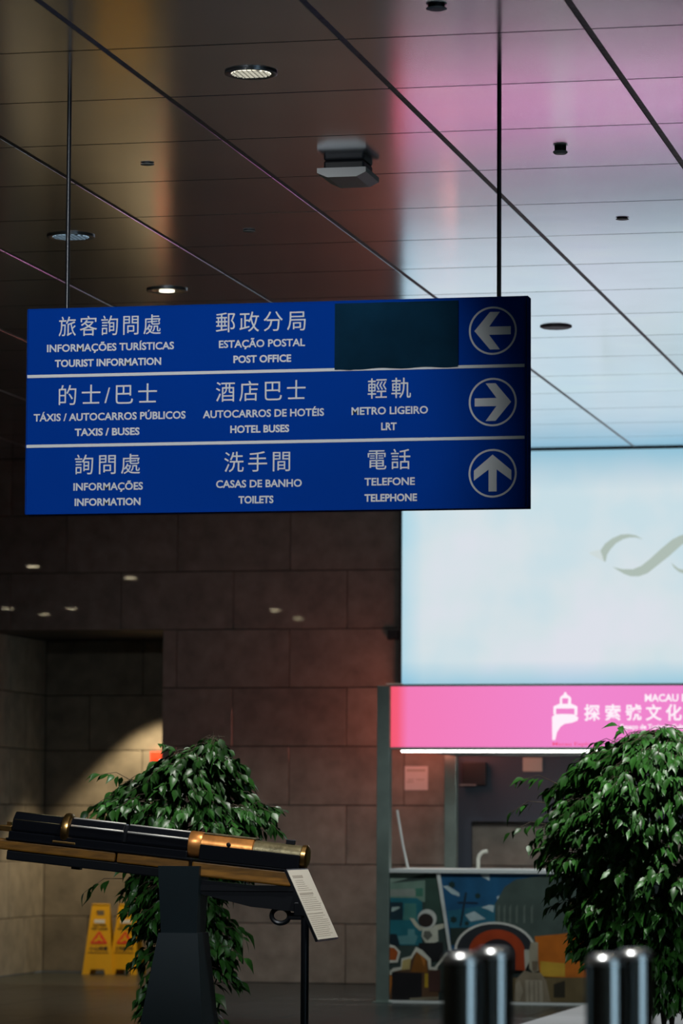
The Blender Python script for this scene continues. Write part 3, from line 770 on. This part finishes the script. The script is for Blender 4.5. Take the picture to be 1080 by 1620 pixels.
for s0, s1 in ((.01, .225), (.280, .526), (.546, .83)):   # pale strips imitating light glinting along the octagonal barrel edges
    for a in (112.5, 157.5):
        rr = .0628 if s1 < .53 else .0605
        p0, p1 = [GT(q, rr*math.cos(R(a)), rr*math.sin(R(a))*(1 if q < .6 else .975)) for q in (s0, s1)]
        MB().tube([p0, p1], (.0048 if a > 150 else .0040) if s0 > .1 else .0016, 6).build('highlight_strip', M_glint if s0 > .1 else M_bronze, gun)
for o in gun.children:
    if o.name.split('.')[0] in ('barrel', 'receiver', 'lower_channel'):
        md = o.modifiers.new('edge', 'BEVEL'); md.width = .007; md.segments = 3; md.limit_method = 'ANGLE'; md.angle_limit = R(25)

# plaque on a thin stand, facing right
st = empty('plaque_stand', (-3.64, 15.81, 0), 'slanted cream text plaque on thin black stand at the gun breech', 'plaque')
pa, pb = Vector((-3.692, 15.6, 1.098)), Vector((-3.548, 15.6, .787))
dn = (pb-pa).normalized(); nrm = Vector((-dn.z, 0, dn.x)).normalized()
if nrm.x < 0: nrm = -nrm
LP = (pb-pa).length
def PT_(u, v, d): return tuple(pa+dn*u+Vector((0, v, 0))+nrm*d)
MB().box(0, LP, 0, .415, -.012, 0, T=PT_).build('plaque_tray', M_black, st)
MB().box(.006, LP-.006, .006, .409, 0, .0015, T=PT_).build('plaque_face', M_plaque, st)
b = MB(); b.box(.032, .044, .05, .24, .0015, .0022, T=PT_); b.box(.115, .125, .04, .30, .0015, .0022, T=PT_); b.box(.213, .217, .02, .33, .0015, .0022, T=PT_)
z = .055
while z < .325:
    if not (.105 < z < .13 or .205 < z < .225): b.box(z, z+.0022, .03 if z > .1 else .06, random.uniform(.28, .38) if z > .1 else random.uniform(.2, .3), .0015, .002, T=PT_)
    z += .0095
b.build('printed_lines', M_grey_ink, st)
MB().lathe((-3.655, 15.81, .0), [(.018, .01), (.018, .93)], 16).build('pole', M_black, st)
MB().lathe((-3.655, 15.81, 0), [(.16, 0), (.16, .008), (.15, .014)], 32).build('foot_disc', M_black, st)
MB().box(-3.70, -3.64, 15.78, 15.84, .89, .95, .004).build('bracket', M_black, st)

# ------------------------------------------------------------------ stainless posts in front
def bollard(x, y, label):
    t = empty('steel_post', (x, y, 0), label, 'bollard', 'stainless posts in the foreground')
    r, h = .041, 1.020
    MB().lathe((x, y, 0), [(r, .01), (r, h-.016)], 40).build('post_tube', M_steel, t)
    MB().lathe((x, y, 0), [(r, h-.0155)]+[(r-.018+.018*math.cos(R(q)), h-.0125+.018*math.sin(R(q))) for q in range(10, 90, 10)]+[(r*.5, h+.0062), (r*.1, h+.007)], 40).build('cap', M_cap, t)
    MB().lathe((x, y, 0), [(.07, 0), (.07, .008), (.06, .012)], 32).build('floor_flange', M_steel, t)
bollard(-1.361, 7.3, 'leftmost of the four blurred steel posts')
bollard(-1.355, 7.62, 'second blurred steel post from the left, half behind the first')
bollard(-1.069, 7.3, 'third blurred steel post from the left, in front of the right plant')
bollard(-1.056, 7.62, 'rightmost of the four blurred steel posts')

# ------------------------------------------------------------------ ficus plants
def leaf_mesh(name, L=.066, W=.030, curl=.012, fold=.006):
    b = bmesh.new(); n = 5; prof = [0, .75, 1, .72, .30, 0]
    mid, lf, rg = [], [], []
    for k in range(n+1):
        t_ = k/n; y = L*t_; z = -curl*(t_**2)*1.6
        mid.append(b.verts.new((0, y, z)))
        if 0 < k < n:
            ww = W/2*prof[k]; lf.append(b.verts.new((-ww, y, z+fold*prof[k]))); rg.append(b.verts.new((ww, y, z+fold*prof[k])))
    for side in (lf, rg):
        b.faces.new([mid[0], mid[1], side[0]] if side is rg else [mid[0], side[0], mid[1]])
        for k in range(len(side)-1):
            q = [mid[k+1], mid[k+2], side[k+1], side[k]]
            b.faces.new(q if side is rg else q[::-1])
        b.faces.new([mid[n-1], mid[n], side[-1]] if side is rg else [mid[n-1], side[-1], mid[n]])
    for f in b.faces: f.smooth = True
    me = bpy.data.meshes.new(name); b.to_mesh(me); b.free(); me.materials.append(M_leaf)
    return me
LEAVES = [leaf_mesh('leaf', .074, .036), leaf_mesh('leaf', .080, .040, .02, .009), leaf_mesh('leaf', .064, .033, .006, .003)]

def plant(cx, cy, prof, label, seed, twigs, stems, extra=(), low=1):
    rnd = random.Random(seed)
    t = empty('potted_fig', (cx, cy, 0), label, 'plant', 'ficus plants')
    zs = [p[0] for p in prof]
    def env(z):
        for a, b in zip(prof, prof[1:]):
            if b[0] <= z <= a[0]:
                f = (z-b[0])/(a[0]-b[0]); return (b[1]+(a[1]-b[1])*f, b[2]+(a[2]-b[2])*f)
        return (prof[-1][1], prof[-1][2])
    leaves = []; br = MB()
    zmax, zmin = zs[0], zs[-1]
    def spray(start, tip, nl, sc=1):
        d = tip-start; L = d.length
        mid1 = start+d*.5+Vector((0, 0, .05*L/.3))
        pts = [start, mid1, tip]
        br.tube(pts, .0022, 4, .5)
        for i in range(nl):
            f = .25+.75*(i+1)/nl
            p = (start*(1-f)**2+mid1*2*f*(1-f)+tip*f*f)
            dd = (d.normalized()+Vector((rnd.uniform(-.9, .9), rnd.uniform(-.9, .9), rnd.uniform(-.9, .25)))).normalized()
            dd.z -= .35; dd.normalize()
            upv = Vector((rnd.uniform(-.6, .6), rnd.uniform(-.8, .3), 1)).normalized()
            xx = dd.cross(upv)
            if xx.length < .05: xx = Vector((1, 0, 0))
            xx.normalize(); zz = xx.cross(dd)
            s_ = sc*rnd.uniform(.75, 1.2)
            M = Matrix(((xx.x, dd.x, zz.x, p.x), (xx.y, dd.y, zz.y, p.y), (xx.z, dd.z, zz.z, p.z), (0, 0, 0, 1))) @ Matrix.Diagonal((s_, s_, s_, 1))
            leaves.append((M, rnd.randrange(3), s_))
    for k in range(twigs):
        z = zmin+(zmax-zmin)*rnd.random()
        a, b = env(z)
        wd = b-a; c0 = (a+b)/2
        if rnd.random() > (wd/1.0+.25)*(low if z < 1.1 else 1): continue
        th = rnd.uniform(0, 2*PI) if rnd.random() < .45 else rnd.uniform(PI, 2*PI)   # more of them on the side of the hall
        lump = 1+.11*math.sin(3*th+z*7+seed)*math.sin(z*17+seed*2)+.06*math.sin(7*th-z*23)
        rr = math.sqrt(rnd.uniform(.22, .92))*lump
        hx, hy = wd/2, wd/2*.85
        tip = Vector((c0+hx*rr*math.cos(th), cy+hy*rr*math.sin(th), z-.02))
        L = rnd.uniform(.12, .22)
        inn = Vector((c0, cy, z+.02))
        dr = (tip-inn); dr.z = 0
        if dr.length < .01: dr = Vector((1, 0, 0))
        st_ = tip-dr.normalized()*min(L, dr.length)+Vector((rnd.uniform(-.04, .04), rnd.uniform(-.04, .04), rnd.uniform(.0, .07)))
        spray(st_, tip, rnd.randint(6, 9))
    for (sx, sy_, sz, tx, ty, tz, n_) in extra:
        spray(Vector((sx, sy_, sz)), Vector((tx, ty, tz)), n_)
    # big limbs
    for k in range(9):
        a = rnd.uniform(0, 2*PI); zt = rnd.uniform(zmin+.3*(zmax-zmin), zmax-.12); e0, e1 = env(zt)
        r_ = (e1-e0)*.3
        br.tube([(cx+.02*math.cos(a), cy+.02*math.sin(a), max(.4, zmin+.1)), (cx+r_*.4*math.cos(a), cy+r_*.4*math.sin(a), (zt+zmin)/2+.15), ((e0+e1)/2+r_*math.cos(a), cy+r_*math.sin(a), zt)], .008, 6, .4)
    o = br.build('branches', M_bark, t); o['kind'] = 'stuff'
    for i in range(stems):
        a = i*2*PI/stems; pts = []
        for k in range(12):
            h = k/11; pts.append((cx+.03*math.cos(a+h*5), cy+.03*math.sin(a+h*5), .12+h*(max(.6, zmin+.45)-.12)))
        MB().tube(pts, .013, 8, .7).build('stem', M_bark, t)
    p_ = MB().lathe((cx, cy, 0), [(.13, 0), (.17, .03), (.19, .15), (.185, .16), (.165, .16), (.16, .13)], 32).build('pot', M_pot, t)
    MB().lathe((cx, cy, 0), [(.158, .128), (.158, .14)], 24).build('soil', M_bark, p_)
    leaves.sort(key=lambda q: (q[0].translation.y-q[2]*.1))
    for M, k, s_ in leaves[:290]:
        l = bpy.data.objects.new('leaf', LEAVES[k]); COL.objects.link(l); l.parent = t
        l.matrix_local = Matrix.Translation(-Vector((cx, cy, 0))) @ M
    vs, fs = [], []
    for M, k, s_ in leaves[290:]:
        me = LEAVES[k]; n0 = len(vs)
        for v in me.vertices: q = M @ v.co; vs.append((q.x-cx, q.y-cy, q.z))
        for p in me.polygons: fs.append([n0+i for i in p.vertices])
    me = bpy.data.meshes.new('foliage'); me.from_pydata(vs, [], fs); me.materials.append(M_leaf)
    me.polygons.foreach_set('use_smooth', [True]*len(fs))
    o = bpy.data.objects.new('foliage', me); COL.objects.link(o); o.parent = t; o['kind'] = 'stuff'
    print('leaves', label[:20], len(leaves))

LPX = lambda px: -4.765+(px-300)*.0032
plant(-4.72, 18.0, [(1.72, LPX(315), LPX(370)), (1.64, LPX(250), LPX(385)), (1.5, LPX(170), LPX(400)), (1.4, LPX(155), LPX(455)), (1.28, LPX(155), LPX(460)), (1.15, LPX(180), LPX(430)),
      (.98, LPX(180), LPX(385)), (.85, LPX(190), LPX(385)), (.67, LPX(200), LPX(395)), (.5, LPX(210), LPX(385)), (.3, LPX(225), LPX(365)), (.22, LPX(235), LPX(340))],
      'leafy green fig plant behind the antique gun, drooping past the pedestal', 3, 1300, 3,
      low=.55, extra=[(LPX(210), 17.8, 1.02, LPX(150), 17.75, .95, 6), (LPX(380), 17.9, 1.36, LPX(462), 17.85, 1.37, 8), (LPX(360), 17.9, .78, LPX(408), 17.8, .72, 6), (LPX(350), 17.9, .68, LPX(405), 17.8, .63, 6),
             (LPX(220), 17.9, 1.5, LPX(163), 17.8, 1.54, 7), (LPX(360), 17.9, 1.6, LPX(390), 17.8, 1.62, 6), (LPX(200), 17.9, 1.42, LPX(148), 17.8, 1.36, 7), (LPX(320), 18, 1.66, LPX(350), 18, 1.70, 6), (LPX(290), 18, 1.62, LPX(262), 17.9, 1.70, 6)])
RPX = lambda px: -2.608+(px-1030)*.0034
plant(RPX(1055), 19.5, [(1.80, RPX(1000), RPX(1110)), (1.75, RPX(955), RPX(1160)), (1.66, RPX(895), RPX(1215)), (1.5, RPX(848), RPX(1260)), (1.3, RPX(838), RPX(1270)), (1.1, RPX(848), RPX(1270)),
      (.95, RPX(860), RPX(1260)), (.8, RPX(875), RPX(1240)), (.6, RPX(905), RPX(1210)), (.45, RPX(950), RPX(1170)), (.36, RPX(1000), RPX(1140))],
      'large bushy green fig plant at right in front of the kiosk', 5, 2100, 4,
      extra=[(RPX(880), 19.3, 1.3, RPX(820), 19.2, 1.26, 6), (RPX(870), 19.3, 1.42, RPX(822), 19.2, 1.37, 6), (RPX(890), 19.3, 1.52, RPX(835), 19.2, 1.54, 6), (RPX(980), 19.4, 1.74, RPX(950), 19.3, 1.74, 6), (RPX(1000), 19.4, 1.76, RPX(985), 19.3, 1.83, 5), (RPX(1040), 19.4, 1.76, RPX(1062), 19.3, 1.82, 5)])
bpy.context.view_layer.update()
